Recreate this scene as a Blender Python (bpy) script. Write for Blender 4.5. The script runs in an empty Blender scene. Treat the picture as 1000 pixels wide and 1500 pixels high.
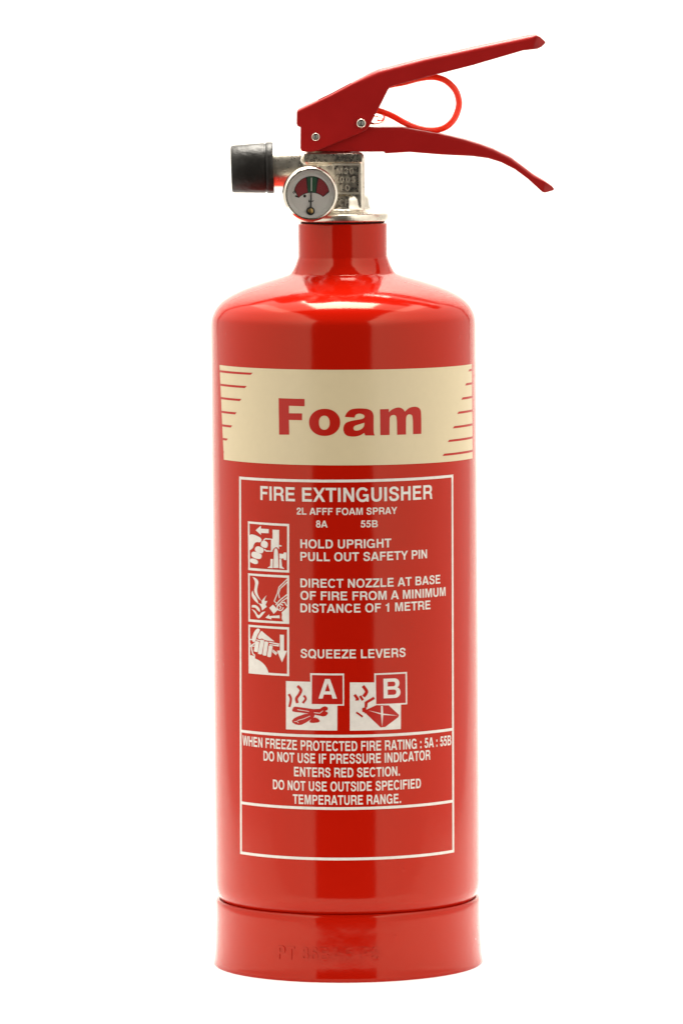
import bpy, bmesh, math, random
from math import sin, cos, tan, radians, pi, asin, atan2, hypot
from mathutils import Vector, Matrix
from mathutils.geometry import tessellate_polygon

scene = bpy.context.scene
C = scene.collection
random.seed(4)

# ------------------------------------------------------------------ camera
F_PX, P0X, P0Y, ROLL, D = 9300.0, 498.78, -20.0, radians(0.45), 9300.0 / 3500.0
CAM = Vector((0.0, -D, 1429 / 3500 / cos(ROLL)))
RX = Vector((cos(ROLL), 0, -sin(ROLL)))
UP = Vector((sin(ROLL), 0, cos(ROLL)))
FW = Vector((0, 1, 0))
cd = bpy.data.cameras.new('camera')
cd.sensor_fit = 'VERTICAL'
cd.sensor_height = 36.0
cd.lens = F_PX / 1500 * 36.0
cd.shift_x = (500 - P0X) / 1500
cd.shift_y = (P0Y - 750) / 1500
cd.clip_start, cd.clip_end = 0.05, 60
cam = bpy.data.objects.new('camera', cd)
C.objects.link(cam)
cam.matrix_world = Matrix(((RX.x, UP.x, 0, CAM.x), (RX.y, UP.y, -1, CAM.y), (RX.z, UP.z, 0, CAM.z), (0, 0, 0, 1)))
scene.camera = cam
scene.view_settings.view_transform = 'Standard'
scene.view_settings.look = 'None'
scene.view_settings.exposure = 0.0
scene.view_settings.gamma = 1.0
scene.render.film_transparent = False
scene.cycles.max_bounces = 10

# ------------------------------------------------------------------ world: a dim studio
world = bpy.data.worlds.new('World')
scene.world = world
world.use_nodes = True
world.node_tree.nodes['Background'].inputs[0].default_value = (1.0, 0.98, 0.95, 1)
world.node_tree.nodes['Background'].inputs[1].default_value = 0.025


# ------------------------------------------------------------------ lamps
def softbox(name, loc, target, sx, sy, radiance, col=(1, 1, 1), roll=0):
    l = bpy.data.lights.new(name, 'AREA')
    l.shape = 'RECTANGLE'
    l.size, l.size_y = sx, sy
    l.energy = radiance * pi * sx * sy
    l.color = col
    o = bpy.data.objects.new(name, l)
    C.objects.link(o)
    d = Vector(target) - Vector(loc)
    o.matrix_world = Matrix.Translation(loc) @ d.to_track_quat('-Z', 'Y').to_matrix().to_4x4()
    return o


WARM = (1.0, 0.945, 0.85)


def graded(o):
    """added gradient: bank brighter high and in front, dimmer at back and foot"""
    l = o.data
    l.use_nodes = True
    nt = l.node_tree
    em = nt.nodes['Emission']
    ge = nt.nodes.new('ShaderNodeNewGeometry')
    sp = nt.nodes.new('ShaderNodeSeparateXYZ')
    nt.links.new(ge.outputs['Position'], sp.inputs[0])
    mr = []
    for ax, f0, f1, t0, t1 in (('Y', -1.3, 0.9, 1.12, 0.72), ('Z', 0.45, 1.5, 0.92, 2.3)):
        m_ = nt.nodes.new('ShaderNodeMapRange')
        m_.inputs['From Min'].default_value, m_.inputs['From Max'].default_value = f0, f1
        m_.inputs['To Min'].default_value, m_.inputs['To Max'].default_value = t0, t1
        nt.links.new(sp.outputs[ax], m_.inputs['Value'])
        mr.append(m_)
    mu = nt.nodes.new('ShaderNodeMath')
    mu.operation = 'MULTIPLY'
    nt.links.new(mr[0].outputs[0], mu.inputs[0])
    nt.links.new(mr[1].outputs[0], mu.inputs[1])
    nt.links.new(mu.outputs[0], em.inputs['Strength'])
# two tall banks left and right, with the dark gap of the camera between them
graded(softbox('side_softbox', (-0.75, -0.275, 0.60), (0, -0.275, 0.60), 2.35, 2.0, 1.40, WARM))
graded(softbox('side_softbox', (0.75, -0.39, 0.60), (0, -0.39, 0.60), 2.58, 2.0, 1.40, WARM))
# one overhead bank, a little behind the object
softbox('overhead_softbox', (0.0, 0.27, 1.02), (0, 0.27, 0), 0.38, 0.66, 25.0, WARM)


# added fills: wide overhead one lifts the shoulder, one below whitens the floor
softbox('overhead_fill', (0.0, 0.30, 1.10), (0, 0.30, 0), 1.30, 0.80, 2.4, WARM)
softbox('underfloor_fill', (0.0, 0.05, -0.22), (0, 0.05, 1), 0.95, 0.60, 2.1, (1.0, 0.985, 0.96))


# ------------------------------------------------------------------ materials
def mat(name, col, rough=0.5, metal=0.0, spec=0.5, bump=None, coat=0.0, coat_rough=0.05, mottled=0.0, mscale=60.0, ior=1.5, tint=None):
    m = bpy.data.materials.new(name)
    m.use_nodes = True
    nt = m.node_tree
    b = nt.nodes['Principled BSDF']
    b.inputs['Base Color'].default_value = (*col, 1)
    b.inputs['Roughness'].default_value = rough
    b.inputs['Metallic'].default_value = metal
    b.inputs['IOR'].default_value = ior
    b.inputs['Specular IOR Level'].default_value = spec
    b.inputs['Coat Weight'].default_value = coat
    if tint:
        b.inputs['Specular Tint'].default_value = (*tint, 1)
    b.inputs['Coat Roughness'].default_value = coat_rough
    tc = nt.nodes.new('ShaderNodeTexCoord')
    if mottled:
        n = nt.nodes.new('ShaderNodeTexNoise')
        n.inputs['Scale'].default_value = mscale
        n.inputs['Detail'].default_value = 5
        nt.links.new(tc.outputs['Object'], n.inputs['Vector'])
        r = nt.nodes.new('ShaderNodeMapRange')
        r.inputs['From Min'].default_value = 0.3
        r.inputs['From Max'].default_value = 0.7
        r.inputs['To Min'].default_value = 1 - mottled
        r.inputs['To Max'].default_value = 1 + mottled
        nt.links.new(n.outputs['Fac'], r.inputs['Value'])
        mx = nt.nodes.new('ShaderNodeVectorMath')
        mx.operation = 'SCALE'
        mx.inputs[0].default_value = col
        nt.links.new(r.outputs['Result'], mx.inputs['Scale'])
        nt.links.new(mx.outputs['Vector'], b.inputs['Base Color'])
        r2 = nt.nodes.new('ShaderNodeMapRange')
        r2.inputs['From Min'].default_value = 0.3
        r2.inputs['From Max'].default_value = 0.7
        r2.inputs['To Min'].default_value = rough * (1 - mottled)
        r2.inputs['To Max'].default_value = rough * (1 + mottled)
        nt.links.new(n.outputs['Fac'], r2.inputs['Value'])
        nt.links.new(r2.outputs['Result'], b.inputs['Roughness'])
    prev = None
    for (scale, dist, strength) in (bump or ()):
        n = nt.nodes.new('ShaderNodeTexNoise')
        n.inputs['Scale'].default_value = scale
        n.inputs['Detail'].default_value = 3
        nt.links.new(tc.outputs['Object'], n.inputs['Vector'])
        bp = nt.nodes.new('ShaderNodeBump')
        bp.inputs['Strength'].default_value = strength
        bp.inputs['Distance'].default_value = dist
        nt.links.new(n.outputs['Fac'], bp.inputs['Height'])
        if prev:
            nt.links.new(prev.outputs['Normal'], bp.inputs['Normal'])
        prev = bp
    if prev:
        nt.links.new(prev.outputs['Normal'], b.inputs['Normal'])
    return m


RED = (0.455, 0.0075, 0.0016)
TINT = (1.0, 0.88, 0.64)
M = {}
M['paint'] = mat('gloss_red_paint', RED, 0.115, spec=0.37, tint=TINT, bump=[(55, 0.0006, 0.10), (900, 0.00005, 0.12)])
M['skirt'] = mat('moulded_red_plastic', RED, 0.09, spec=0.37, tint=TINT, bump=[(38, 0.0012, 0.12), (140, 0.0003, 0.12)])
M['print_red'] = mat('screen_print_red', (0.45, 0.012, 0.006), 0.28, spec=0.3)
M['print_white'] = mat('screen_print_white', (0.74, 0.70, 0.655), 0.38, mottled=0.05, mscale=500)
M['print_cream'] = mat('screen_print_cream', (0.675, 0.57, 0.37), 0.33, mottled=0.012, mscale=300)
M['lever'] = mat('satin_dark_red_paint', (0.33, 0.0055, 0.005), 0.38, spec=0.3, bump=[(1500, 0.00005, 0.25)], mottled=0.05, mscale=90)
M['cast'] = mat('nickel_plated_casting', (0.70, 0.65, 0.56), 0.29, 1.0, bump=[(1500, 0.00012, 0.4), (420, 0.0003, 0.25)], mottled=0.10, mscale=400)
M['rough_cast'] = mat('rough_sunk_casting', (0.56, 0.51, 0.425), 0.285, 1.0, bump=[(1300, 0.00016, 0.5)], mottled=0.2, mscale=700)
M['highlit_cast'] = mat('highlit_raised_casting', (0.72, 0.66, 0.56), 0.42, 1.0, bump=[(1500, 0.0002, 0.6)])  # lighter, rougher metal stands in for bevel highlights on the raised casting
M['chrome'] = mat('polished_nickel', (0.78, 0.73, 0.64), 0.12, 1.0)
M['steel'] = mat('dull_steel', (0.30, 0.31, 0.29), 0.4, 1.0, bump=[(3000, 0.0001, 0.6)])
M['rubber'] = mat('black_plastic', (0.016, 0.015, 0.014), 0.38, spec=0.20, bump=[(120, 0.0012, 0.8), (700, 0.0001, 0.3)], mottled=0.2, mscale=120)
M['gasket'] = mat('dark_rubber_seal', (0.012, 0.007, 0.006), 0.8, spec=0.15)
M['seal'] = mat('orange_red_plastic_tie', (1.0, 0.05, 0.010), 0.35)
M['dial_white'] = mat('dial_pale_grey', (0.80, 0.78, 0.745), 0.5)
M['dial_red'] = mat('dial_dull_red', (0.30, 0.014, 0.022), 0.5)
M['dial_green'] = mat('dial_dark_green', (0.014, 0.10, 0.042), 0.5)
M['black'] = mat('dial_black', (0.01, 0.01, 0.01), 0.5)
M['brass'] = mat('brass_pivot', (0.42, 0.27, 0.10), 0.35, 1.0)
M['sweep'] = mat('white_backdrop_paper', (0.90, 0.90, 0.89), 0.8, spec=0.2)
nt = M['sweep'].node_tree
tr = nt.nodes.new('ShaderNodeBsdfTranslucent')  # lets the added lamp below brighten the paper
tr.inputs['Color'].default_value = (0.92, 0.92, 0.91, 1)
mxs = nt.nodes.new('ShaderNodeMixShader')
mxs.inputs[0].default_value = 0.40
nt.links.new(nt.nodes['Principled BSDF'].outputs[0], mxs.inputs[1])
nt.links.new(tr.outputs[0], mxs.inputs[2])
nt.links.new(mxs.outputs[0], nt.nodes['Material Output'].inputs['Surface'])
for nm in ('paint', 'skirt'):
    nt = M[nm].node_tree
    bs = nt.nodes['Principled BSDF']
    tcn = nt.nodes.new('ShaderNodeTexCoord')
    vo = nt.nodes.new('ShaderNodeTexVoronoi')
    vo.inputs['Scale'].default_value = 170
    nz = nt.nodes.new('ShaderNodeTexNoise')
    nz.inputs['Scale'].default_value = 22
    nt.links.new(tcn.outputs['Object'], vo.inputs['Vector'])
    nt.links.new(tcn.outputs['Object'], nz.inputs['Vector'])
    m1 = nt.nodes.new('ShaderNodeMapRange')
    m1.inputs['From Min'].default_value, m1.inputs['From Max'].default_value = 0.13, 0.02
    m2 = nt.nodes.new('ShaderNodeMapRange')
    m2.inputs['From Min'].default_value, m2.inputs['From Max'].default_value = 0.56, 0.66
    nt.links.new(vo.outputs['Distance'], m1.inputs['Value'])
    nt.links.new(nz.outputs['Fac'], m2.inputs['Value'])
    ml = nt.nodes.new('ShaderNodeMath')
    ml.operation = 'MULTIPLY'
    nt.links.new(m1.outputs['Result'], ml.inputs[0])
    nt.links.new(m2.outputs['Result'], ml.inputs[1])
    bp = nt.nodes.new('ShaderNodeBump')
    bp.inputs['Strength'].default_value = 0.35
    bp.inputs['Distance'].default_value = 0.0003
    nt.links.new(ml.outputs[0], bp.inputs['Height'])
    nt.links.new(bs.inputs['Normal'].links[0].from_socket, bp.inputs['Normal'])
    nt.links.new(bp.outputs['Normal'], bs.inputs['Normal'])
sb = M['seal'].node_tree.nodes['Principled BSDF']
sb.inputs['Subsurface Weight'].default_value = 1.0
sb.inputs['Subsurface Scale'].default_value = 1.0
sb.inputs['Subsurface Radius'].default_value = (0.004, 0.0006, 0.0003)
g = bpy.data.materials.new('gauge_glass')
g.use_nodes = True
gb = g.node_tree.nodes['Principled BSDF']
gb.inputs['Base Color'].default_value = (0.99, 0.99, 0.985, 1)
gb.inputs['Roughness'].default_value = 0.03
gb.inputs['Transmission Weight'].default_value = 1.0
gb.inputs['IOR'].default_value = 1.45
M['glass'] = g


# ------------------------------------------------------------------ helpers
def W(px, py, y=0.0):
    """point of the place seen at photo pixel (px, py), on the upright plane at depth y"""
    d = FW + RX * ((px - P0X) / F_PX) - UP * ((py - P0Y) / F_PX)
    return CAM + d * ((y - CAM.y) / d.y)


S = 1 / 3500.0
R_BODY = 193.5 * S


def cyl(px, py, R=R_BODY):
    """(arc length from the front, height) on the upright cylinder of radius R"""
    d = FW + RX * ((px - P0X) / F_PX) - UP * ((py - P0Y) / F_PX)
    a = d.x ** 2 + d.y ** 2
    b = 2 * (CAM.x * d.x + CAM.y * d.y)
    c = CAM.x ** 2 + CAM.y ** 2 - R * R
    t = (-b - math.sqrt(max(b * b - 4 * a * c, 0))) / (2 * a)
    p = CAM + d * t
    return (R * atan2(p.x, -p.y), p.z)


def link(name, me, m=None, parent=None, smooth=None):
    if m is not None:
        me.materials.append(m)
    if smooth is not None:
        for p in me.polygons:
            p.use_smooth = True
        me.set_sharp_from_angle(angle=radians(smooth))
    o = bpy.data.objects.new(name, me)
    C.objects.link(o)
    if parent is not None:
        o.parent = parent
    return o


def from_bm(name, bm, m=None, parent=None, smooth=None, normals=True):
    if normals:
        bmesh.ops.recalc_face_normals(bm, faces=bm.faces)
    me = bpy.data.meshes.new(name)
    bm.to_mesh(me)
    bm.free()
    return link(name, me, m, parent, smooth)


def apply_mods(o, smooth=None):
    dg = bpy.context.evaluated_depsgraph_get()
    me = bpy.data.meshes.new_from_object(o.evaluated_get(dg))
    old = o.data
    o.modifiers.clear()
    o.data = me
    bpy.data.meshes.remove(old)
    if smooth is not None:
        for p in me.polygons:
            p.use_smooth = True
        me.set_sharp_from_angle(angle=radians(smooth))
    return o


def lathe(bm, prof, seg=128, mtx=None, wob=None):
    """prof: (radius, height) pairs, turned about z; r == 0 closes an end"""
    rings = []
    for (r, z) in prof:
        if r <= 1e-9:
            rings.append([bm.verts.new((0, 0, z))])
        else:
            rings.append([bm.verts.new((r * cos(2 * pi * k / seg), r * sin(2 * pi * k / seg), z)) for k in range(seg)])
    for a, b in zip(rings, rings[1:]):
        if len(a) == 1 and len(b) == 1:
            continue
        for k in range(seg):
            k2 = (k + 1) % seg
            if len(a) == 1:
                bm.faces.new((a[0], b[k], b[k2]))
            elif len(b) == 1:
                bm.faces.new((a[k], b[0], a[k2]))
            else:
                bm.faces.new((a[k], b[k], b[k2], a[k2]))
    if mtx is not None:
        vs = [v for rg in rings for v in rg]
        bmesh.ops.transform(bm, matrix=mtx, verts=vs)


def catmull(pts, n=6, closed=False):
    out = []
    N = len(pts)
    rng = range(N) if closed else range(N - 1)
    for i in rng:
        if closed:
            p0, p1, p2, p3 = (Vector(pts[(i + k) % N]) for k in (-1, 0, 1, 2))
        else:
            p0, p1, p2, p3 = (Vector(pts[min(max(i + k, 0), N - 1)]) for k in (-1, 0, 1, 2))
        for j in range(n):
            t = j / n
            out.append(0.5 * ((2 * p1) + (p2 - p0) * t + (2 * p0 - 5 * p1 + 4 * p2 - p3) * t * t + (3 * p1 - p0 - 3 * p2 + p3) * t ** 3))
    if not closed:
        out.append(Vector(pts[-1]))
    return out


def tube(bm, pts, r, seg=12, closed=False):
    pts = [Vector(p) for p in pts]
    N = len(pts)
    rings = []
    nrm = None
    for i, p in enumerate(pts):
        if closed:
            t = (pts[(i + 1) % N] - pts[i - 1]).normalized()
        else:
            t = (pts[min(i + 1, N - 1)] - pts[max(i - 1, 0)]).normalized()
        if nrm is None:
            nrm = t.orthogonal().normalized()
        nrm = (nrm - t * nrm.dot(t)).normalized()
        bn = t.cross(nrm)
        rings.append([bm.verts.new(p + (nrm * cos(2 * pi * k / seg) + bn * sin(2 * pi * k / seg)) * r) for k in range(seg)])
    for i in range(N if closed else N - 1):
        a, b = rings[i], rings[(i + 1) % N]
        for k in range(seg):
            bm.faces.new((a[k], a[(k + 1) % seg], b[(k + 1) % seg], b[k]))
    if not closed:
        bm.faces.new(rings[0])
        bm.faces.new(rings[-1][::-1])


def box(bm, x0, x1, y0, y1, z0, z1):
    vs = [bm.verts.new((x, y, z)) for x in (x0, x1) for y in (y0, y1) for z in (z0, z1)]
    for f in ((0, 1, 3, 2), (4, 6, 7, 5), (0, 4, 5, 1), (2, 3, 7, 6), (0, 2, 6, 4), (1, 5, 7, 3)):
        bm.faces.new([vs[i] for i in f])


# ------------------------------------------------------------------ 2-D shapes (loops of points), fonts
def arc(cx, cy, rx, ry, a0, a1, n=14, p=2.25):
    out = []
    for i in range(n + 1):
        a = radians(a0 + (a1 - a0) * i / n)
        c, s = cos(a), sin(a)
        out.append((cx + rx * math.copysign(abs(c) ** (2 / p), c), cy + ry * math.copysign(abs(s) ** (2 / p), s)))
    return out


def ring(cx, cy, rx, ry, n=32, p=2.25):
    return arc(cx, cy, rx, ry, 0, 360, n, p)[:-1]


def stroke(pts, wx, wy=None, w_end=None):
    """outline of a pen stroke along pts; wx across upright runs, wy across level ones"""
    wy = wx if wy is None else wy
    pts = [Vector((p[0], p[1])) for p in pts]
    L, Rr = [], []
    N = len(pts)
    for i, p in enumerate(pts):
        t = pts[min(i + 1, N - 1)] - pts[max(i - 1, 0)]
        t.normalize()
        k = 1.0
        if 0 < i < N - 1:
            a, b = (pts[i] - pts[i - 1]).normalized(), (pts[i + 1] - pts[i]).normalized()
            k = min(1 / max(math.sqrt(max((1 + a.dot(b)) / 2, 0.05)), 0.3), 1.6)
        if w_end is not None:
            k *= 1 + (w_end - 1) * i / (N - 1)
        n = Vector((-t.y * wx / 2, t.x * wy / 2)) * k
        L.append(tuple(p + n))
        Rr.append(tuple(p - n))
    return L + Rr[::-1]


def soft(pts, it=2):
    """closed outline rounded by corner cutting, except at points given as (x, y, 1)"""
    pts = [(p[0], p[1], p[2] if len(p) > 2 else 0) for p in pts]
    for _ in range(it):
        out = []
        N = len(pts)
        for i in range(N):
            p = pts[i]
            if p[2]:
                out.append(p)
                continue
            a, b = pts[i - 1], pts[(i + 1) % N]
            out.append((p[0] * .75 + a[0] * .25, p[1] * .75 + a[1] * .25, 0))
            out.append((p[0] * .75 + b[0] * .25, p[1] * .75 + b[1] * .25, 0))
        pts = out
    return [(p[0], p[1]) for p in pts]


def cst(pts, wx=20, wy=16.5, n=5):
    return stroke(catmull([(x, y) for x, y in pts], n), wx, wy)


def rect(x0, y0, x1, y1):
    return [(x0, y0), (x1, y0), (x1, y1), (x0, y1)]


# glyph: advance, list of shapes; a shape is [outline, hole, hole ...]
FONT = {
    ' ': (38.7, []),
    'A': (100, [[[(1, 0), (37, 100), (63, 100), (99, 0), (76, 0), (69.5, 21), (30, 21), (23.5, 0)], [(36, 37), (50, 79), (63.5, 37)]]]),
    'B': (100, [[[(10, 0), (10, 100)] + arc(60, 74.5, 28, 25.5, 90, -58) + arc(60, 28.5, 33, 28.5, 60, -90),
                 [(30, 59.5), (30, 83.5)] + arc(57, 71.5, 11, 12, 90, -90), [(30, 16.5), (30, 43.5)] + arc(59, 30, 13.5, 13.5, 90, -90)]]),
    'C': (100, [[stroke(arc(51, 50, 36, 43.5, 36, 324, 30), 20, 17)]]),
    'D': (100, [[[(10, 0), (10, 100)] + arc(48, 50, 46, 50, 90, -90), [(30, 17), (30, 83)] + arc(46, 50, 27.5, 33, 90, -90)]]),
    'E': (93, [[[(10, 0), (10, 100), (83, 100), (83, 82.5), (30, 82.5), (30, 60.5), (78, 60.5), (78, 43.5), (30, 43.5), (30, 17.5), (85, 17.5), (85, 0)]]]),
    'F': (85, [[[(10, 0), (10, 100), (80, 100), (80, 82.5), (30.5, 82.5), (30.5, 59.5), (74, 59.5), (74, 42.5), (30.5, 42.5), (30.5, 0)]]]),
    'G': (108, [[stroke(arc(53, 50, 38, 43.5, 36, 322, 30), 20, 17)], [[(56, 37), (56, 53), (98, 53), (98, 0), (84, 0), (82, 16), (79, 37)]]]),
    'H': (100, [[[(10, 0), (10, 100), (30.5, 100), (30.5, 62), (70, 62), (70, 100), (90.5, 100), (90.5, 0), (70, 0), (70, 44), (30.5, 44), (30.5, 0)]]]),
    'I': (38.7, [[rect(9, 0, 29.7, 100)]]),
    'L': (85, [[[(10, 0), (10, 100), (30.5, 100), (30.5, 18), (80, 18), (80, 0)]]]),
    'M': (116, [[[(9.5, 0), (9.5, 100), (39, 100), (58, 30), (77, 100), (106.5, 100), (106.5, 0), (88, 0), (88, 80), (67, 0), (49, 0), (28, 80), (28, 0)]]]),
    'N': (100, [[[(10, 0), (10, 100), (31, 100), (71, 35), (71, 100), (90.5, 100), (90.5, 0), (69.5, 0), (29.5, 66), (29.5, 0)]]]),
    'O': (108, [[ring(54, 50, 48.5, 52), ring(54, 50, 28, 35)]]),
    'P': (93, [[[(10, 0), (10, 100)] + arc(55, 69, 33, 31, 90, -90) + [(30, 38), (30, 0)], [(30, 54.5), (30, 83.5)] + arc(53, 69, 14.5, 14.5, 90, -90)]]),
    'Q': (108, [[ring(54, 50, 48.5, 52), ring(54, 50, 28, 35)], [[(56, 22), (68, 34), (103, 3), (91, -9)]]]),
    'R': (100, [[[(10, 0), (10, 100)] + arc(60, 71.5, 32, 28.5, 90, -55) + [(86, 43), (91, 32), (91, 12), (97, 0), (75, 0), (72, 10), (71, 28), (63, 38.5), (30, 38.5), (30, 0)],
                 [(30, 55), (30, 83.5)] + arc(57, 69.3, 14.5, 14.2, 90, -90)]]),
    'S': (93, [[cst([(77, 70), (72, 84), (60, 91.5), (46, 93.5), (28, 89), (20, 74), (28, 60), (47, 53), (67, 45.5), (76.5, 29), (68, 12), (47, 6.5), (25, 12), (15.5, 32)])]]),
    'T': (85, [[[(32, 0), (32, 82.5), (2, 82.5), (2, 100), (83, 100), (83, 82.5), (53, 82.5), (53, 0)]]]),
    'U': (100, [[[(10, 100)] + arc(50.2, 36, 40.2, 38, 180, 360) + [(90.5, 100), (70, 100)] + arc(50.2, 36, 20, 21, 360, 180) + [(30.5, 100)]]]),
    'V': (93, [[[(0, 100), (22, 100), (47, 28), (72, 100), (93, 100), (58, 0), (36, 0)]]]),
    'W': (131, [[[(1, 100), (22, 100), (36, 31), (54, 100), (77, 100), (95, 31), (109, 100), (130, 100), (106, 0), (84, 0), (65.5, 72), (47, 0), (25, 0)]]]),
    'X': (93, [[[(1, 100), (24, 100), (47, 66), (70, 100), (92, 100), (59, 51.5), (93, 0), (69, 0), (46, 36.5), (22.5, 0), (0, 0), (34, 51)]]]),
    'Y': (93, [[[(0, 100), (23, 100), (46.5, 59), (70, 100), (93, 100), (57, 39), (57, 0), (36.5, 0), (36.5, 39)]]]),
    'Z': (85, [[[(4, 0), (4, 17), (56, 82.5), (7, 82.5), (7, 100), (81, 100), (81, 83), (29, 17.5), (82, 17.5), (82, 0)]]]),
    '0': (77, [[ring(38.5, 49, 34, 51), ring(38.5, 49, 14.5, 35)]]),
    '1': (77, [[[(32, 0), (32, 68), (11, 68), (11, 81), (25, 83), (35, 89), (38, 99), (53, 99), (53, 0)]]]),
    '2': (77, [[cst([(15.5, 64), (17, 79), (26, 89), (39, 91.5), (53, 88), (61, 74), (57, 58), (44, 45), (28, 32), (19, 20), (17, 8)])], [rect(6.5, 0, 71, 17)]]),
    '3': (77, [[cst([(15, 72), (22, 88), (38, 92.5), (55, 87), (60, 73), (52, 58), (33, 53.5)])], [cst([(33, 52), (55, 48), (62.5, 31), (56, 14), (38, 7), (19, 12), (13, 29)])]]),
    '5': (77, [[[(18, 100), (67, 100), (67, 83), (33, 83), (29, 60), (13, 46), (8, 47)]], [cst([(15, 50), (26, 58), (40, 59.5), (56, 51), (61, 33), (55, 15), (38, 6.5), (20, 11), (13.5, 27)])]]),
    '6': (77, [[ring(39, 33, 34, 35), ring(39, 33, 14, 19)], [cst([(63, 74), (56, 89), (41, 93), (24, 83), (15, 55), (15, 34)])]]),
    '8': (77, [[ring(38.5, 74, 30, 28), ring(38.5, 74.5, 11.5, 13)], [ring(38.5, 29, 34.5, 31), ring(38.5, 29, 14.5, 16)]]),
    ':': (46, [[rect(12, 0, 34, 21)], [rect(12, 52, 34, 73)]]),
    '.': (38.7, [[rect(9, 0, 30, 21)]]),
    '-': (46, [[rect(4, 32, 42, 50)]]),
}


def set_text(txt, x0, x1, y0, y1, h, track=0.0):
    """txt between x0 and x1 on a baseline from y0 to y1, capitals h high -> list of shapes"""
    pen, items = 0.0, []
    for ch in txt:
        adv, shp = FONT[ch]
        items.append((pen, shp))
        pen += adv + track
    xs = [px + p[0] for px, shp in items for s in shp for p in s[0]]
    a, b = min(xs), max(xs)
    k = (x1 - x0) / (b - a)
    out = []
    for px, shp in items:
        for s in shp:
            out.append([[(x0 + (px + p[0] - a) * k, y0 + (y1 - y0) * (px + p[0] - a) / (b - a) + p[1] * h / 100) for p in lp] for lp in s])
    return out


def decal(name, shapes, m, parent, off, R=R_BODY, slice_w=None):
    """flat shapes in (arc length, height) printed on the round body"""
    bm = bmesh.new()
    lift = {}
    for k, s in enumerate(shapes):
        pts = [p for lp in s for p in lp]
        vs = [bm.verts.new((p[0], p[1], (k % 5) * 5e-6)) for p in pts]
        for t in tessellate_polygon([[Vector((p[0], p[1], 0)) for p in lp] for lp in s]):
            if len(set(t)) == 3:
                try:
                    bm.faces.new([vs[i] for i in t])
                except ValueError:
                    pass
    sl = slice_w or R * radians(2.0)
    x0 = min(v.co.x for v in bm.verts)
    x1 = max(v.co.x for v in bm.verts)
    k = math.ceil(x0 / sl)
    while k * sl < x1:
        bmesh.ops.bisect_plane(bm, geom=bm.verts[:] + bm.edges[:] + bm.faces[:], dist=1e-8, plane_co=(k * sl, 0, 0), plane_no=(1, 0, 0))
        k += 1
    for v in bm.verts:
        th = v.co.x / R
        r = R + off + v.co.z
        v.co = Vector((r * sin(th), -r * cos(th), v.co.y))
    for f in bm.faces:
        f.normal_update()
        c = f.calc_center_median()
        if f.normal.dot(Vector((c.x, c.y, 0))) < 0:
            f.normal_flip()
    return from_bm(name, bm, m, parent, smooth=40, normals=False)


def px_shape(loops, tr=None):
    return [[cyl(*(tr(*p[:2]) if tr else p[:2])) for p in lp] for lp in loops]


def relief(bm, shapes, place, h):
    """raised lettering: place(x, y, height) gives the point in space"""
    for s in shapes:
        pts = [p for lp in s for p in lp]
        top = [bm.verts.new(place(p[0], p[1], h)) for p in pts]
        bot = [bm.verts.new(place(p[0], p[1], -h)) for p in pts]
        for t in tessellate_polygon([[Vector((p[0], p[1], 0)) for p in lp] for lp in s]):
            if len(set(t)) == 3:
                try:
                    bm.faces.new([top[i] for i in t])
                except ValueError:
                    pass
        k = 0
        for lp in s:
            n = len(lp)
            for i in range(n):
                j = (i + 1) % n
                try:
                    bm.faces.new((top[k + i], top[k + j], bot[k + j], bot[k + i]))
                except ValueError:
                    pass
            k += n


def Z(y):
    return (1409 - y) * S


# ------------------------------------------------------------------ setting: white paper sweep
bm = bmesh.new()
prof = [(-0.190, 0.0), (0.20, 0.0)]
for i in range(1, 17):
    a = radians(90 * i / 16)
    prof.append((0.20 + 0.45 * sin(a), 0.45 - 0.45 * cos(a)))
prof.append((0.65, 0.90))
rows = [[bm.verts.new((x, y, z)) for x in (-0.50, 0.50)] for (y, z) in prof]
for a, b in zip(rows, rows[1:]):
    bm.faces.new((a[0], a[1], b[1], b[0]))
sw = from_bm('backdrop', bm, M['sweep'], None, normals=False)
for p in sw.data.polygons:
    p.use_smooth = True
sw['kind'] = 'structure'

# ------------------------------------------------------------------ the extinguisher
ext = bpy.data.objects.new('fire_extinguisher', None)
C.objects.link(ext)
ext.empty_display_size = 0.05
ext['label'] = 'glossy red foam fire extinguisher with cream label band, pressure gauge and levers on white backdrop'
ext['category'] = 'fire extinguisher'

# --- pressure cylinder: body, domed shoulder, flared neck
sil = [(193.5, 1284), (193.5, 500), (193.5, 474), (192.2, 464), (188.5, 455), (183, 446.5), (174, 438), (161, 430), (144, 422.2), (124, 415.2),
       (104, 409.2), (90, 405.2), (81, 402.3), (76.6, 400.2), (74.6, 397.6), (72.5, 394), (69.6, 388), (67.4, 382), (66.4, 379), (65.5, 376.5), (65.2, 372), (65.2, 345), (65.2, 330), (64.6, 327.6), (62.5, 326.4)]
low = [(0, 1319), (170, 1319), (182, 1317), (184.5, 1315), (187.2, 1311.6), (189.6, 1306.8), (191.8, 1301.3), (193.1, 1295), (193.5, 1287)]
prof = low + [(r, y) for r, y in sil[:3]]
sm = catmull([(r, y, 0) for r, y in sil[2:]], 5)
prof += [(p.x, p.y) for p in sm[1:]]
prof += [(50, 326.2), (50, 340), (0, 340)]
bm = bmesh.new()
lathe(bm, [(r * S, Z(y)) for r, y in prof], 320)
vessel = from_bm('pressure_cylinder', bm, M['paint'], ext, 35)

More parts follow.
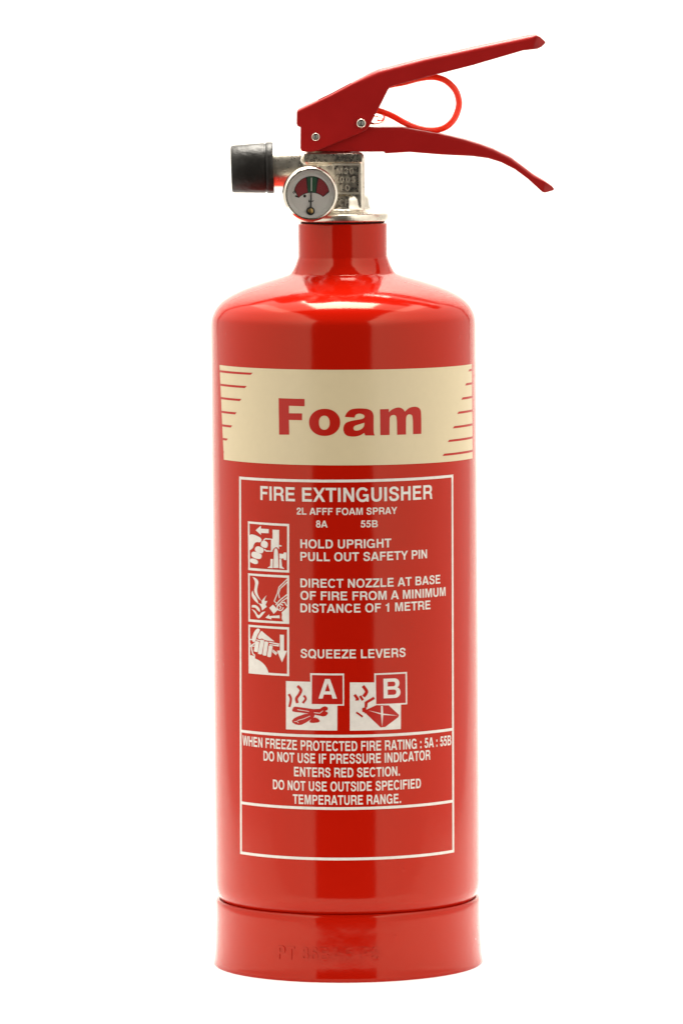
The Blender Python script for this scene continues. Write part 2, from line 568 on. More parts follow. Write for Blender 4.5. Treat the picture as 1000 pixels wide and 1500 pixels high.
# --- plastic base skirt
bm = bmesh.new()
pr = [(150, 1404), (190, 1409), (195.6, 1409), (196.8, 1407.4), (196.1, 1403), (195.4, 1397), (194.8, 1388), (194.25, 1372), (193.7, 1350), (193.4, 1335), (193.6, 1324), (193.4, 1318), (192.4, 1314.4), (190.6, 1312.8), (188.9, 1312.4), (187.0, 1312.9), (184, 1316), (183, 1319), (150, 1320), (150, 1404)]
lathe(bm, [(r * S, Z(y)) for r, y in pr], 320)
skirt = from_bm('base_skirt', bm, M['skirt'], ext, 50)


def on_skirt(x, y, h):
    yp = 1409 - y / S
    r = 195.0
    for (r0, y0), (r1, y1) in zip(pr[4:], pr[5:]):
        if y1 <= yp <= y0:
            r = r0 + (r1 - r0) * (yp - y0) / min(y1 - y0, -1e-6)
            break
    r = r * S + h
    return Vector((r * sin(x / R_BODY), -r * cos(x / R_BODY), y))


for txt, a, b, yb in (('PT 36BAR PS', 408, 556, 1404),):
    (u0, z0), (u1, z1) = cyl(a, yb), cyl(b, yb)
    bm = bmesh.new()
    relief(bm, set_text(txt, u0, u1, z0, z1 if txt[0] == 'T' else z0, 19 * S, 14), on_skirt, 0.00034 if txt[0] == 'P' else 0.00007)
    from_bm('moulded_lettering', bm, M['skirt'], skirt, 30)

# --- cream band with the word Foam
band = decal('name_band', [px_shape([[(322, 534.5), (690.3, 533.2), (691.5, 671.2), (328.2, 673.2)]])], M['print_cream'], ext, 6e-5)
sh = []
T6 = lambda x, y: (395 + x / 4.167, 570 + y / 4.167)
sh.append(px_shape([[(55, 55), (213, 60), (213, 105), (118, 102), (118, 147), (198, 148), (198, 190), (118, 188), (120, 278), (58, 278)]], T6))
sh.append(px_shape([ring(335, 203, 95, 83, 40, 2.1), ring(333, 205, 33, 43, 32, 2.2)], T6))
sh.append(px_shape([soft([(458, 170, 1), (466, 148), (492, 122), (545, 116), (612, 122), (634, 152), (633, 195), (633, 245), (634, 268), (640, 283, 1), (582, 283, 1), (576, 267, 1), (550, 284), (510, 292), (462, 284), (446, 248), (456, 208), (496, 193), (545, 186), (577, 178), (578, 158), (550, 148), (524, 154), (517, 174, 1)]),
                    soft([(577, 205, 1), (545, 215), (516, 224), (508, 240), (518, 254), (545, 252), (568, 238), (577, 220)])], T6))
sh.append(px_shape([soft([(672, 123, 1), (725, 121, 1), (726, 141, 1), (745, 122), (785, 109), (812, 120), (823, 137, 1), (850, 112), (893, 105), (920, 122), (923, 165), (923, 273, 1), (873, 275, 1), (872, 185), (868, 157), (845, 152), (831, 166), (830, 200), (830, 277, 1), (776, 279, 1), (775, 190), (771, 162), (752, 156), (732, 166), (730, 195), (730, 280, 1), (674, 281, 1)])], T6))
decal('lettering', sh, M['print_red'], band, 1.0e-4)
sh = []
uL = [cyl(322.0 + 6.2 * (y - 534.5) / 139, y)[0] for y in (547.6, 567, 586, 605.6, 624.8, 644, 663)]
for ue, x, y in zip(uL, (369.6, 361, 353.4, 346.4, 340, 333.6, 328.6), (547.6, 567, 586, 605.6, 624.8, 644, 663)):
    u, z = cyl(x, y)
    h = 1.6 * S
    sh.append([[(ue - 2e-4, z - h), (u - 3 * S, z - h), (u + 1 * S, z + h), (ue - 2e-4, z + h)]])
decal('stripes', sh, M['print_red'], band, 1.0e-4)
sh = []
for x, y in zip((685.6, 681, 675.4, 669.4, 663, 655.6, 648), (542.6, 563.2, 584, 604.8, 626, 646, 666.4)):
    u, z = cyl(x, y)
    ue = cyl(690.3 + 1.2 * (y - 533) / 139, y - 4)[0]
    sh.append([[(u - 1 * S, z - h), (ue + 2e-4, z - h), (ue + 2e-4, z + h), (u + 3 * S, z + h)]])
decal('stripes', sh, M['print_red'], band, 1.0e-4)


# --- instruction panel
def strip_z(pxl, pyl, pxr, pyr, w):
    (u0, z0), (u1, z1) = cyl(pxl, pyl), cyl(pxr, pyr)
    h = w * S / 2
    return [[(u0, z0 - h), (u1, z1 - h), (u1, z1 + h), (u0, z0 + h)]]


TL, TR, BR, BL = cyl(350.5, 697), cyl(663.2, 696), cyl(664.6, 1248.6), cyl(352, 1250.6)
zt, zb = (TL[1] + TR[1]) / 2, (BL[1] + BR[1]) / 2
tu, tz = 4.2 * S, 3.9 * S
sh = [[[(TL[0], zt), (TR[0], zt), (BR[0], zb), (BL[0], zb)], [(TL[0] + tu, zt - tz), (TR[0] - tu, zt - tz), (BR[0] - tu, zb + tz), (BL[0] + tu, zb + tz)]]]
for y0, y1 in ((1070.0, 1068.6), (1175.2, 1173.6)):
    z = (cyl(352.5, y0)[1] + cyl(663.5, y1)[1]) / 2
    t = (zt - z) / (zt - zb)
    xl, xr = TL[0] + (BL[0] - TL[0]) * t + tu * 0.9, TR[0] + (BR[0] - TR[0]) * t - tu * 0.9
    sh.append([[(xl, z - tz / 2), (xr, z - tz / 2), (xr, z + tz / 2), (xl, z + tz / 2)]])
panel = decal('instruction_panel', sh, M['print_white'], ext, 6e-5)

LINES = [
    ('FIRE EXTINGUISHER', 381.6, 632.9, 732.3, 730.6, 20.2),
    ('2L AFFF FOAM SPRAY', 434.7, 581.3, 753.6, 752.6, 10.0),
    ('8A', 462.8, 479.8, 772.6, 772.9, 10.0), ('55B', 528, 553, 772.6, 772.2, 10.0),
    ('HOLD UPRIGHT', 440, 572.8, 802.8, 801.6, 12.6),
    ('PULL OUT SAFETY PIN', 440, 624.9, 821.4, 817.6, 12.6),
    ('DIRECT NOZZLE AT BASE', 440, 644.3, 860.2, 854.6, 12.6),
    ('OF FIRE FROM A MINIMUM', 440, 652, 878.4, 872.6, 12.6),
    ('DISTANCE OF 1 METRE', 440, 630, 896.8, 892.2, 12.6),
    ('SQUEEZE LEVERS', 440.2, 593.6, 963.5, 962, 12.8),
    ('WHEN FREEZE PROTECTED FIRE RATING : 5A : 55B', 355.8, 660.1, 1091.6, 1091.2, 14.2),
    ('DO NOT USE IF PRESSURE INDICATOR', 386.2, 629.8, 1114.0, 1112.6, 14.0),
    ('ENTERS RED SECTION.', 430.8, 585.2, 1137.0, 1136.2, 13.6),
    ('DO NOT USE OUTSIDE SPECIFIED', 400, 616, 1155.8, 1154.2, 13.8),
    ('TEMPERATURE RANGE.', 429, 586.9, 1177.2, 1176.2, 13.6),
]
for txt, x0, x1, y0, y1, h in LINES:
    (u0, z0), (u1, z1) = cyl(x0, y0), cyl(x1, y1)
    decal('lettering', set_text(txt, u0, u1, z0, z1, h * S), M['print_white'], panel, 6e-5)

P5 = lambda x, y: (350 + x / 5.882, 750 + y / 5.882)
P6 = lambda x, y: (360 + x / 14.286, 910 + y / 14.286)
P7 = lambda x, y: (405 + x / 4.878, 975 + y / 4.878)


def pframe(tl, tr, br, bl):
    l, r, t = 2.3, 3.0, 3.3
    return px_shape([[tl, tr, br, bl], [(tl[0] + l, tl[1] + t), (tr[0] - r, tr[1] + t), (br[0] - r, br[1] - t), (bl[0] + l, bl[1] - t)]])


p1 = [pframe((363.3, 763.6), (423.6, 767.5), (423.6, 838.7), (363.9, 835))]
for q in ([(145, 157), (190, 118), (190, 143), (257, 147), (257, 183), (190, 180), (190, 197)],
          soft([(88, 205, 1), (112, 186), (202, 226), (188, 264), (150, 256), (130, 275), (122, 312), (88, 334, 1)]),
          soft([(202, 240), (248, 258), (252, 290), (236, 315), (182, 292)]), soft([(150, 288), (213, 310), (216, 338), (196, 362), (132, 336)]),
          soft([(114, 333), (194, 360), (198, 385), (182, 411), (102, 387)]), soft([(101, 394), (168, 414), (162, 455), (93, 434)]),
          stroke([(213, 245), (228, 230), (284, 235), (283, 338), (234, 335), (220, 320)], 11),
          [(290, 152), (347, 154), (345, 322), (332, 306), (317, 302), (302, 312), (291, 330)],
          [(347, 284), (368, 287), (368, 297), (347, 297)], [(276, 286), (289, 286), (289, 302), (276, 300)],
          soft([(302, 326), (318, 310), (336, 324), (341, 482, 1), (299, 482, 1)]),
          [(273, 405), (293, 405), (293, 484), (245, 481), (270, 465)], [(348, 405), (365, 405), (372, 468), (392, 490), (348, 484)],
          [(348, 358), (383, 362), (388, 348), (410, 350), (408, 415), (388, 412), (383, 398), (365, 402), (348, 400)]):
    p1.append(px_shape([q], P5))
decal('pin_pictogram', p1, M['print_white'], panel, 6e-5)

p2 = [pframe((363.6, 839.6), (423.6, 843.0), (423.6, 914.0), (364, 910.4))]
for q in (soft([(118, 558, 1), (152, 572), (172, 602), (162, 640), (156, 680), (166, 718), (192, 765, 1), (170, 748), (146, 716), (130, 680), (138, 640), (142, 600)]),
          soft([(118, 676, 1), (130, 712), (152, 735), (172, 794, 1), (140, 768), (116, 738), (108, 705)]),
          soft([(240, 716, 1), (222, 748), (224, 768, 1), (246, 766, 1), (230, 800, 1), (242, 816, 1), (212, 838), (200, 848, 1), (194, 816), (170, 786, 1), (200, 794, 1), (194, 770), (206, 752)]),
          soft([(114, 802, 1), (150, 800), (182, 835), (182, 862, 1), (160, 846), (142, 822), (112, 822, 1)]),
          soft([(110, 836, 1), (142, 850), (160, 884), (176, 892), (196, 862), (230, 856, 1), (206, 886), (174, 920), (154, 908), (140, 872)]),
          [(262, 826), (294, 798), (336, 842), (300, 878)],
          stroke([(424, 570), (345, 648), (332, 700), (305, 768), (332, 792)], 8), stroke([(424, 596), (356, 660), (342, 702), (350, 742)], 8),
          stroke([(318, 800), (350, 762), (424, 704)], 9), stroke([(336, 812), (372, 768), (424, 732)], 8),
          stroke(arc(356, 820, 26, 28, 0, 330, 16, 2), 9), stroke([(350, 806), (362, 822), (352, 838)], 8),
          stroke([(372, 780), (395, 778), (404, 798), (424, 816)], 9),
          soft([(368, 866, 1), (400, 838), (424, 812, 1), (426, 962, 1), (390, 956), (366, 916), (374, 886)]),
          [(228, 910), (262, 880), (262, 897), (350, 890), (352, 915), (280, 912), (280, 925)]):
    p2.append(px_shape([q], P5))
decal('nozzle_pictogram', p2, M['print_white'], panel, 6e-5)

p3 = [pframe((364, 914.9), (423.6, 918.8), (423.6, 990.4), (364.4, 986.2))]
for q in (soft([(258, 140), (312, 185), (240, 290), (205, 425), (160, 440), (122, 385), (160, 260), (198, 190)]),
          soft([(330, 200, 1), (604, 424, 1), (400, 400), (345, 355), (290, 380), (244, 345), (290, 250)]),
          soft(stroke([(246, 420), (238, 450), (218, 610), (212, 640)], 84)), soft(stroke([(352, 390), (345, 420), (303, 650), (296, 690)], 84)),
          soft(stroke([(437, 425), (430, 460), (398, 680), (392, 718)], 80)), soft(stroke([(527, 510), (520, 545), (493, 710), (486, 748)], 80)),
          [(715, 280), (800, 285), (800, 615), (862, 620), (760, 862), (653, 615), (717, 612)],
          stroke([(82, 385), (138, 380)], 22), stroke([(228, 390), (302, 408)], 22),
          stroke([(488, 438), (700, 482), (692, 515), (498, 488)], 20), stroke([(566, 598), (655, 672), (636, 698), (560, 628)], 20),
          stroke([(84, 530), (120, 510), (205, 446)], 24), stroke([(84, 468), (112, 482)], 20), stroke([(136, 520), (184, 520)], 20),
          stroke([(118, 515), (130, 600), (150, 678), (184, 708), (184, 770)], 24),
          soft([(80, 712, 1), (165, 716), (178, 775), (285, 815), (405, 915), (475, 1050), (470, 1092, 1), (80, 1080, 1)])):
    p3.append(px_shape([q], P6))
decal('lever_pictogram', p3, M['print_white'], panel, 6e-5)

# class A
ca = decal('class_pictogram', [px_shape([[(68, 110), (435, 118), (433, 464), (68, 455)]], P7), px_shape([[(240, 54), (482, 57), (482, 286), (248, 283)]], P7)], M['print_white'], panel, 6e-5)
qs = [[(253, 67), (471, 70), (472, 276), (252, 274)],
      stroke(catmull([(150, 145), (174, 172), (164, 204), (143, 234), (150, 268)], 4), 20), stroke(catmull([(88, 203), (103, 238), (92, 296)], 4), 17),
      stroke(catmull([(195, 213), (209, 238), (187, 268)], 4), 16),
      soft([(112, 316), (124, 292), (160, 296), (300, 316), (340, 288), (368, 298), (364, 318, 1), (346, 324, 1), (374, 338), (344, 366), (300, 356), (200, 338), (114, 330)], 1),
      soft([(104, 402), (130, 370), (226, 338), (292, 352), (190, 422), (148, 426)], 1), soft([(230, 400), (266, 366), (300, 380), (314, 404), (250, 412)], 1)]
decal('drawing', [px_shape([q], P7) for q in qs], M['print_red'], ca, 1.0e-4)
(u0, z0), (u1, z1) = cyl(*P7(300, 235)), cyl(*P7(431, 236))
wl = set_text('A', u0, u1, z0, z1, 28.2 * S)
for q in (stroke([(150, 314), (200, 322), (232, 328)], 4), stroke([(268, 336), (310, 340), (332, 322)], 4), stroke([(150, 392), (195, 380), (240, 360)], 4), stroke([(128, 400), (146, 398), (158, 410)], 4)):
    wl.append(px_shape([q], P7))
decal('lettering', wl, M['print_white'], ca, 1.4e-4)
# class B
cb = decal('class_pictogram', [px_shape([[(523, 120), (888, 116), (886, 453), (523, 465)]], P7), px_shape([[(697, 56), (930, 45), (932, 276), (700, 286)]], P7)], M['print_white'], panel, 6e-5)
qs = [[(708, 67), (919, 57), (921, 266), (711, 275)],
      stroke(catmull([(616, 145), (640, 178), (640, 195), (620, 222)], 4), 23), stroke(catmull([(556, 208), (578, 238), (572, 250), (584, 278)], 4), 20),
      stroke([(596, 216), (616, 248)], 18), stroke(catmull([(568, 334), (590, 348), (614, 366)], 4), 13),
      [(638, 316), (712, 282), (800, 284), (873, 352), (868, 368), (775, 438), (742, 442), (640, 345)],
      stroke([(638, 298), (642, 262), (697, 230)], 18), [(610, 304), (629, 298), (629, 334), (612, 331)], stroke([(634, 258), (634, 342)], 12)]
decal('drawing', [px_shape([q], P7) for q in qs], M['print_red'], cb, 1.0e-4)
(u0, z0), (u1, z1) = cyl(*P7(763, 234)), cyl(*P7(883, 229))
wl = set_text('B', u0, u1, z0, z1, 28.2 * S)
for q in ([(655, 320), (745, 340), (865, 357), (755, 352)], [(745, 287), (757, 287), (760, 350), (753, 436), (744, 350)]):
    wl.append(px_shape([q], P7))
decal('lettering', wl, M['print_white'], cb, 1.4e-4)

# ------------------------------------------------------------------ valve
VX = W(503, 318).x                      # the neck axis is the world's z axis
bm = bmesh.new()
lathe(bm, [(r * S, Z(y)) for r, y in ((0, 324.4), (62.5, 324.4), (65.8, 322.5), (66.8, 318), (65.8, 313), (61, 310.5), (48, 309.5), (41.5, 306), (39.5, 300), (39, 292), (37, 287.5), (31, 283), (28, 281), (0, 281))], 96)


def px_box(x0, x1, y0, y1, d0, d1, bev):
    b2 = bmesh.new()
    a, b = W(x0, y1), W(x1, y0)
    box(b2, a.x, b.x, d0, d1, a.z, b.z)
    bmesh.ops.recalc_face_normals(b2, faces=b2.faces)
    bmesh.ops.bevel(b2, geom=b2.edges[:], offset=bev, segments=3, profile=0.5, affect='EDGES', clamp_overlap=True)
    me = bpy.data.meshes.new('tmp')
    b2.to_mesh(me)
    b2.free()
    bm.from_mesh(me)
    bpy.data.meshes.remove(me)


px_box(462, 533.5, 224, 312, -0.0093, 0.0093, 0.0018)       # middle of the casting
px_box(443, 532.5, 222.5, 240, -0.0108, 0.0108, 0.0022)     # top block
px_box(470, 512, 196, 226, -0.0062, 0.0062, 0.0008)         # lug between the lever plates
tp = W(395, 246)
MX = Matrix.Translation((tp.x, 0, tp.z)) @ Matrix.Rotation(radians(90), 4, 'Y')
ln = W(480, 246).x - tp.x
lathe(bm, [(0, 0), (27.5 * S, 0), (29.3 * S, 0.0012), (29.6 * S, 0.010), (30.2 * S, 0.0140), (31.5 * S, ln * 0.72), (31.5 * S, ln), (0, ln)], 64, MX)
gp = W(455, 284, -0.014)
lathe(bm, [(0, 0), (0.0056, 0), (0.0056, 0.012), (0, 0.012)], 32, Matrix.Translation((gp.x + 0.002, -0.0205, gp.z)) @ Matrix.Rotation(radians(-90), 4, 'X'))
valve = from_bm('valve_body', bm, M['cast'], ext)
rm = valve.modifiers.new('remesh', 'REMESH')
rm.mode = 'VOXEL'
rm.voxel_size = 0.00034
s_ = valve.modifiers.new('smooth', 'SMOOTH')
s_.iterations = 5
s_.factor = 0.5
apply_mods(valve, 180)


def cast_front(y):
    return lambda x, z, h: Vector((x, y - h, z))


def flat_shape(loops, y):
    return [[(W(px, py, y).x, W(px, py, y).z) for px, py in lp] for lp in loops]


# raised border and sunk dark field, cast figures
FY = -0.0097
bm = bmesh.new()
relief(bm, [flat_shape([[(486.5, 239.5), (528, 239.5), (527.5, 284.6), (486.5, 284.6)], [(489.3, 242.4), (525.4, 242.4), (525, 281.8), (489.3, 281.8)]], FY)], cast_front(FY), 0.00045)
bv = from_bm('cast_border', bm, M['highlit_cast'], valve, 30)
bm = bmesh.new()
relief(bm, [flat_shape([[(489.0, 242.2), (525.6, 242.2), (525.2, 282), (489.0, 282)]], FY)], cast_front(FY), 0.00005)
relief(bm, [flat_shape([[(489, 287), (511, 287), (511, 305), (489, 305)]], FY)], cast_front(-0.01135), 0.00008)
relief(bm, [flat_shape([[(445.5, 225.5), (530, 225.5), (530, 237.2), (445.5, 237.2)]], FY)], cast_front(-0.01085), 0.00004)
from_bm('cast_field', bm, M['rough_cast'], valve, 30)
bm = bmesh.new()
for txt, x0, x1, yb, h in (('M30', 493, 517.5, 254.8, 9), ('2005', 489.5, 520.5, 267.6, 9), ('10', 497, 512, 279.6, 9.4), ('CF', 496.5, 510.5, 301.4, 9.4)):
    fy = FY if txt != 'CF' else -0.0114
    a, b = W(x0, yb, fy), W(x1, yb, fy)
    relief(bm, set_text(txt, a.x, b.x, a.z, b.z, h * S, 16), cast_front(fy), 0.00035)
from_bm('cast_lettering', bm, M['highlit_cast'], valve, 30)

# rubber seal between valve and neck
bm = bmesh.new()
lathe(bm, [(0, Z(327.5)), (60.5 * S, Z(327.5)), (61.2 * S, Z(325)), (60.5 * S, Z(322.5)), (0, Z(322.5))], 96)
from_bm('rubber_washer', bm, M['gasket'], ext, 40)

# ------------------------------------------------------------------ nozzle
tp = W(339, 247.7)
tq = W(401, 245.6)
L = (tq - tp).length
ang = atan2(tp.z - tq.z, tq.x - tp.x)
MX = Matrix.Translation(tp) @ Matrix.Rotation(radians(90) + ang, 4, 'Y')
bm = bmesh.new()
k = lambda r, t: (r * S, t * S)
lathe(bm, [(0, 0.012), k(14, 42), k(14, 10), k(20, 1.2), k(31.5, 0), k(33.6, 0.8), k(34.5, 3), k(36.6, 47.5), k(36.4, 49), k(35.4, 49.6), k(35.4, 51), k(37.0, 51.6), k(37.5, 53), k(37.6, 59.5), k(36.6, 61.4), k(29, 61.6), (0, 61.6 * S)], 96, MX)
noz = from_bm('nozzle', bm, M['rubber'], ext, 35)

# ------------------------------------------------------------------ pressure gauge
ga = bpy.data.objects.new('pressure_gauge', None)
C.objects.link(ga)
ga.parent = ext
gc = W(455, 284, -0.0245)
YAW = radians(9)
ga.matrix_world = Matrix.Translation(gc) @ Matrix.Rotation(YAW, 4, 'Z') @ Matrix.Rotation(radians(90), 4, 'X')
# local frame: x right, y up, z towards the viewer; unit millimetres below
mm = 0.001
bm = bmesh.new()
lathe(bm, [(a * mm, b * mm) for a, b in ((0, -9), (9.6, -9), (10.4, -8.6), (10.8, -7.6), (11.0, -4), (11.3, -3.4), (11.5, -2.6), (11.5, -0.6), (11.25, 0.5), (10.7, 1.15), (10.25, 1.2), (10.05, 0.9), (10.0, -1.2))], 128)
from_bm('bezel', bm, M['chrome'], ga, 40)
bm = bmesh.new()
lathe(bm, [(a * mm, b * mm) for a, b in ((10.0, -0.3), (9.8, -0.3), (8.6, -1.1), (8.5, -1.3), (0, -1.3))], 96)
dial = from_bm('dial', bm, M['dial_white'], ga, 25)
G = lambda x, y: ((x - 505) / 11.11 * S * 1.0, -(y - 545) / 11.11 * S)


def dial_mark(name, shapes, m, h, parent=dial):
    b = bmesh.new()
    relief(b, shapes, lambda x, y, hh: Vector((x, y, -1.3 * mm + hh)), h)
    return from_bm(name, b, m, parent, 30)


def sector(a_in0, a_in1, a_out0, a_out1, grow=0.0):
    ro, ri = (282 + grow), (305 - grow)
    oc, ic = (525, 552), (520, 822)
    out = [(oc[0] + ro * cos(radians(a)), oc[1] - ro * sin(radians(a))) for a in [a_out0 + (a_out1 - a_out0) * i / 16 for i in range(17)]]
    inn = [(ic[0] + ri * cos(radians(a)), ic[1] - ri * sin(radians(a))) for a in [a_in1 + (a_in0 - a_in1) * i / 16 for i in range(17)]]
    return [[G(*p) for p in out + inn]]


dial_mark('scale_outline', [sector(134.5, 49, 167, 6, 11)], M['black'], 0.03 * mm)
dial_mark('red_zone', [sector(132.6, 101.5, 163.5, 109), sector(74.5, 51, 66, 9.5)], M['dial_red'], 0.05 * mm)
dial_mark('green_zone', [sector(98.6, 77.5, 104, 71)], M['dial_green'], 0.05 * mm)
dial_mark('scale_mark', [[[G(*p) for p in ring(413, 580, 24, 25, 20, 2)]], [[G(*p) for p in stroke([(258, 575), (300, 590), (318, 560)], 26)]], [[G(*p) for p in ring(238, 520, 20, 18, 14, 2)], [G(*p) for p in ring(238, 520, 8, 7, 14, 2)]],
                         [[G(*p) for p in stroke([(480, 640), (480, 680)], 10)], ], [[G(*p) for p in ring(494, 668, 13, 13, 12, 2)], [G(*p) for p in ring(494, 668, 5, 5, 12, 2)]],
                         [[G(*p) for p in ring(524, 668, 13, 13, 12, 2)], [G(*p) for p in ring(524, 668, 5, 5, 12, 2)]], [[G(*p) for p in stroke([(546, 680), (546, 655), (558, 650)], 9)]]], M['black'], 0.035 * mm)
b = bmesh.new()
relief(b, [[[G(*p) for p in stroke([(504, 820), (515, 560), (519, 500)], 22, 22, 0.7)]]], lambda x, y, hh: Vector((x, y, -0.75 * mm + hh)), 0.08 * mm)
needle = from_bm('needle', b, M['black'], ga, 30)
b = bmesh.new()
relief(b, [[[G(*p) for p in stroke([(519, 500), (522, 350), (524, 285)], 17, 17, 0.8)]]], lambda x, y, hh: Vector((x, y, -0.75 * mm + hh)), 0.08 * mm)
from_bm('needle_tip', b, M['dial_white'], needle, 30)
pv = Vector(G(504, 822) + (0,))
b = bmesh.new()
lathe(b, [(0, -1.25 * mm), (1.75 * mm, -1.25 * mm), (1.75 * mm, -0.7 * mm), (1.5 * mm, -0.55 * mm), (0, -0.55 * mm)], 32, Matrix.Translation(pv))
from_bm('pivot_boss', b, M['black'], needle, 40)
b = bmesh.new()
lathe(b, [(0, -0.6 * mm), (1.05 * mm, -0.6 * mm), (1.05 * mm, -0.45 * mm), (0.8 * mm, -0.3 * mm), (0, -0.25 * mm)], 32, Matrix.Translation(pv))
from_bm('pivot_pin', b, M['brass'], needle, 40)
b = bmesh.new()
lathe(b, [(0, 0.1 * mm), (9.9 * mm, 0.1 * mm), (9.9 * mm, 0.6 * mm), (0, 0.6 * mm)], 96)
from_bm('glass', b, M['glass'], ga, 40)


# ------------------------------------------------------------------ levers: bent sheet-steel channels
def channel(name, poly, half_w, shift, wall, bevs, m, lean=0.0, cuts=(), tip=None, split=None):
    """bevs: rounding of the plate edge at every outline point, millimetres"""
    bm = bmesh.new()
    pts = [W(x, y) for x, y in poly]
    n = len(pts)
    P = [Vector((p.x, p.z)) for p in pts]
    area = sum(P[i - 1].x * P[i].y - P[i].x * P[i - 1].y for i in range(n))
    inn = []
    for i in range(n):
        a, b_ = (P[i] - P[i - 1]).normalized(), (P[(i + 1) % n] - P[i]).normalized()
        t = (a + b_).normalized()
        k_ = 1 / max((1 + a.dot(b_)) / 2, 0.35) ** 0.5
        nn = Vector((-t.y, t.x)) * (1 if area > 0 else -1)
        inn.append(nn * k_)
    spec = [(s_, a_) for s_ in (-1, 1) for a_ in ((0, 15, 30, 50, 70, 90) if s_ < 0 else (90, 70, 50, 30, 15, 0))]
    rings = []
    for s_, a_ in spec:
        rg = []
        for i in range(n):
            bv_ = bevs[i] * 0.001
            q = P[i] + inn[i] * bv_ * (1 - sin(radians(a_)))
            y = s_ * (half_w - bv_ * (1 - cos(radians(a_)))) * (tip or {}).get(i, 1.0)
            rg.append(bm.verts.new((q.x, y, q.y + lean * (y + half_w) / (2 * half_w))))
        rings.append(rg)
    for r0, r1 in zip(rings, rings[1:]):
        for i in range(n):
            j = (i + 1) % n
            bm.faces.new((r0[i], r1[i], r1[j], r0[j]))
    for rg in (rings[0], rings[-1][::-1]):
        i0, i1 = split if rg is rings[0] else (n - 1 - split[1], n - 1 - split[0])
        bm.faces.new(rg[:i0 + 1] + rg[i1:])          # flat of the plate
        bm.faces.new(rg[i0:i1 + 1])                  # its tip, bent inwards
    o = from_bm(name, bm, m, ext)
    bm = bmesh.new()
    dx, dz = shift
    keep = [(x, y) for x, y in poly if x < max(q[0] for q in poly) - 32]   # the tip stays closed
    pts = [W(x, y) for x, y in keep]
    n = len(pts)
    hw = half_w - wall
    f = [bm.verts.new((p.x + dx, -hw, p.z + dz)) for p in pts]  # the hollow under the web
    r = [bm.verts.new((p.x + dx, hw, p.z + dz + lean * 0.85)) for p in pts]
    bm.faces.new(f)
    bm.faces.new(r[::-1])
    for i in range(n):
        j = (i + 1) % n
        bm.faces.new((f[i], r[i], r[j], f[j]))
    for (x0, x1, y0, y1) in cuts:
        a, b_ = W(x0, y1), W(x1, y0)
        box(bm, a.x, b_.x, -hw * 0.98, hw * 0.98, a.z, b_.z)
    cut = from_bm('cutter', bm)
    md = o.modifiers.new('hollow', 'BOOLEAN')
    md.operation = 'DIFFERENCE'
    md.solver = 'EXACT'
    md.use_self = True
    md.object = cut
    wn = o.modifiers.new('normals', 'WEIGHTED_NORMAL')
    wn.keep_sharp = True
    for p in o.data.polygons:
        p.use_smooth = True
    apply_mods(o)
    me = cut.data
    bpy.data.objects.remove(cut)
    bpy.data.meshes.remove(me)
    return o


UPPER = [(436.5, 160.6), (460, 149.6), (485, 137.6), (515, 121.6), (545, 106), (553, 102.6), (562, 100.2), (620, 85), (700, 67.4), (764, 54), (776, 51.4), (784, 51), (790, 54.2), (797, 60.5), (797.6, 63), (792, 68.4), (786, 71.2), (778, 72.2), (764, 73.8), (691, 95.2), (632, 110.2), (575, 125.2), (570.5, 127.6), (567.5, 131.5),
         (557, 152.5), (545, 175), (540.5, 184.5), (536.5, 189.3), (530, 193), (500, 205.4), (467, 219), (460, 221.3), (447, 221.6), (442, 220.4), (440, 217), (440.3, 185.6), (436.2, 184.2), (434.6, 181), (434.8, 164)]
LOWER = [(446, 200), (470, 192), (540, 186.6), (586, 186), (597, 187.2), (641, 194.8), (680, 204), (702, 210.8), (722, 218.2), (747, 230.4), (764, 243), (781, 256), (797, 265.2), (808, 273), (810.6, 276.4), (809, 278.6), (797, 281.6), (793, 280.6), (772, 261.4), (753, 247.4), (733, 237.2), (713.6, 231.2), (691, 228.2), (646, 226), (599, 222.2), (564, 224.4), (561.6, 221.6), (540, 221.8), (452, 220.8), (446, 216)]
BU = [2.0 if 4 <= i <= 10 else 0.6 if 11 <= i <= 17 else 1.0 if i < 4 else 0.45 for i in range(len(UPPER))]
BL_ = [0.35 if 12 <= i <= 18 else 0.5 if (i < 2 or i > 25) else 1.2 for i in range(len(LOWER))]
handle = channel('carrying_handle', UPPER, 0.0100, (-0.0004, -0.0022), 0.0018, BU, M['lever'], 0.0002, cuts=((466, 514, 100, 160),), tip={12: 0.9, 13: 0.62, 14: 0.6, 15: 0.7, 16: 0.88}, split=(11, 17))
lever = channel('squeeze_lever', LOWER, 0.0078, (-0.0030, -0.0021), 0.0016, BL_, M['lever'], 0.0002, tip={13: 0.68, 14: 0.6, 15: 0.62, 16: 0.85}, split=(12, 17))


def rivet(px, py, r, proud, parent):
    p = W(px, py, -0.0100)
    b = bmesh.new()
    r *= S
    MXr = Matrix.Translation((p.x, 0, p.z)) @ Matrix.Rotation(radians(90), 4, 'X')
    h = 0.0100 + proud
    lathe(b, [(0, -h), (r * .8, -h), (r, -h + 0.0004), (r, h - 0.0007), (r * .97, h - 0.00035), (r * .91, h - 0.0001), (r * .84, h), (r * .77, h - 0.0001), (r * .70, h - 0.0004), (r * .66, h - 0.0008), (r * .66, h - 0.0012), (0, h - 0.0012)], 40, MXr)
    o = from_bm('rivet', b, M['chrome'], parent, 35)
    b = bmesh.new()
    lathe(b, [(0, h - 0.0013), (r * .655, h - 0.0013), (r * .62, h - 0.0007), (r * .4, h - 0.0005), (0, h - 0.0004)], 32, MXr)
    return o, b


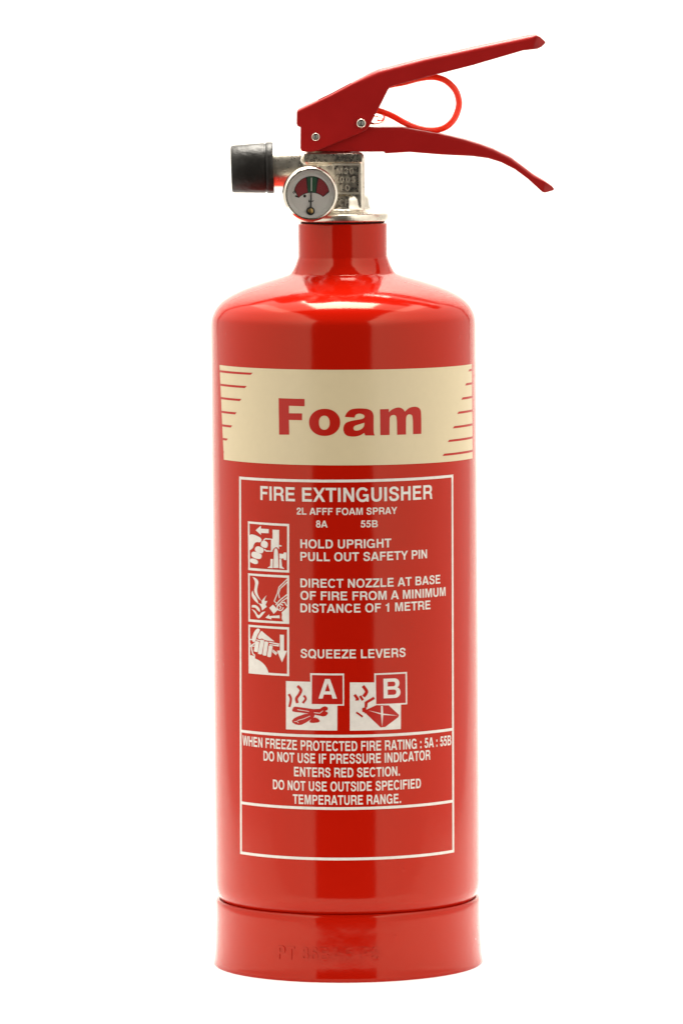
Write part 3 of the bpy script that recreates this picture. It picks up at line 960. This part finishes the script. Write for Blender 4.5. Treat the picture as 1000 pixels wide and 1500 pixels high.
rv, b = rivet(462.2, 200.6, 6.3, 0.0007, handle)
from_bm('rivet_core', b, M['steel'], handle, 40)
pin, b = rivet(528.8, 180.6, 7.0, 0.0016, ext)
pin.name = 'safety_pin'
from_bm('pin_core', b, M['steel'], pin, 40)

# pull ring of the safety pin, showing behind the handle
c = W(543, 176.0)
rp = []
for i in range(40):
    a = 2 * pi * i / 40
    rp.append((c.x + 20.5 * S * cos(a), 0.0135 + 0.0052 * sin(a), c.z + 5.4 * S * sin(a) - 1.0 * S * cos(a)))
b = bmesh.new()
tube(b, rp, 2.0 * S, 10, True)
a0, a1 = W(528.8, 180.6), W(524, 176)
tube(b, [(a0.x, 0.010, a0.z), (a0.x, 0.0128, a0.z), (a1.x, 0.0137, a1.z)], 1.7 * S, 10)
from_bm('pull_ring', b, M['chrome'], pin, 60)

# orange-red tie looped through the handle
tie = [(549, 161.2), (560, 164), (575, 170.2), (592, 179.6), (610, 187), (627, 190.6), (643, 189.6), (656, 183.7), (665.5, 173), (671, 158.5), (671.6, 146.8), (666.5, 132), (655, 120), (643, 114.4), (630, 112.8), (613, 115.2), (590, 121), (566, 126), (545, 136), (533, 150), (537, 159)]
dep = [0.010, 0.0098, 0.009, 0.006, 0.003, 0.0, -0.001, -0.001, 0, 0, 0, 0, 0, 0, 0, 0.001, 0.002, 0.003, 0.004, 0.005, 0.0075]
dep = [min(d, 0.0078) if x < 570 else d for d, (x, y) in zip(dep, tie)]
dep = [0.004, 0.004, 0.004, 0.003, 0.001, -0.001, -0.002, -0.002, -0.001, 0, 0, 0, 0, 0, 0, 0, 0, 0.001, 0.002, 0.003, 0.004]
path = catmull([tuple(W(x, y, d)) for (x, y), d in zip(tie, dep)], 6, True)
b = bmesh.new()
tube(b, path, 4.6 * S, 14, True)
from_bm('safety_tie', b, M['seal'], ext, 60)
# its tail goes through the pull ring
tl = catmull([tuple(W(x, y, d)) for x, y, d in ((552, 162.6, 0.004), (560, 167, 0.006), (562.5, 172, 0.0092), (559, 177, 0.0120), (553, 176, 0.0145))], 5)
b = bmesh.new()
tube(b, tl, 1.5 * S, 10)
from_bm('tie_tail', b, M['seal'], [o for o in bpy.data.objects if o.name == 'safety_tie'][0], 60)
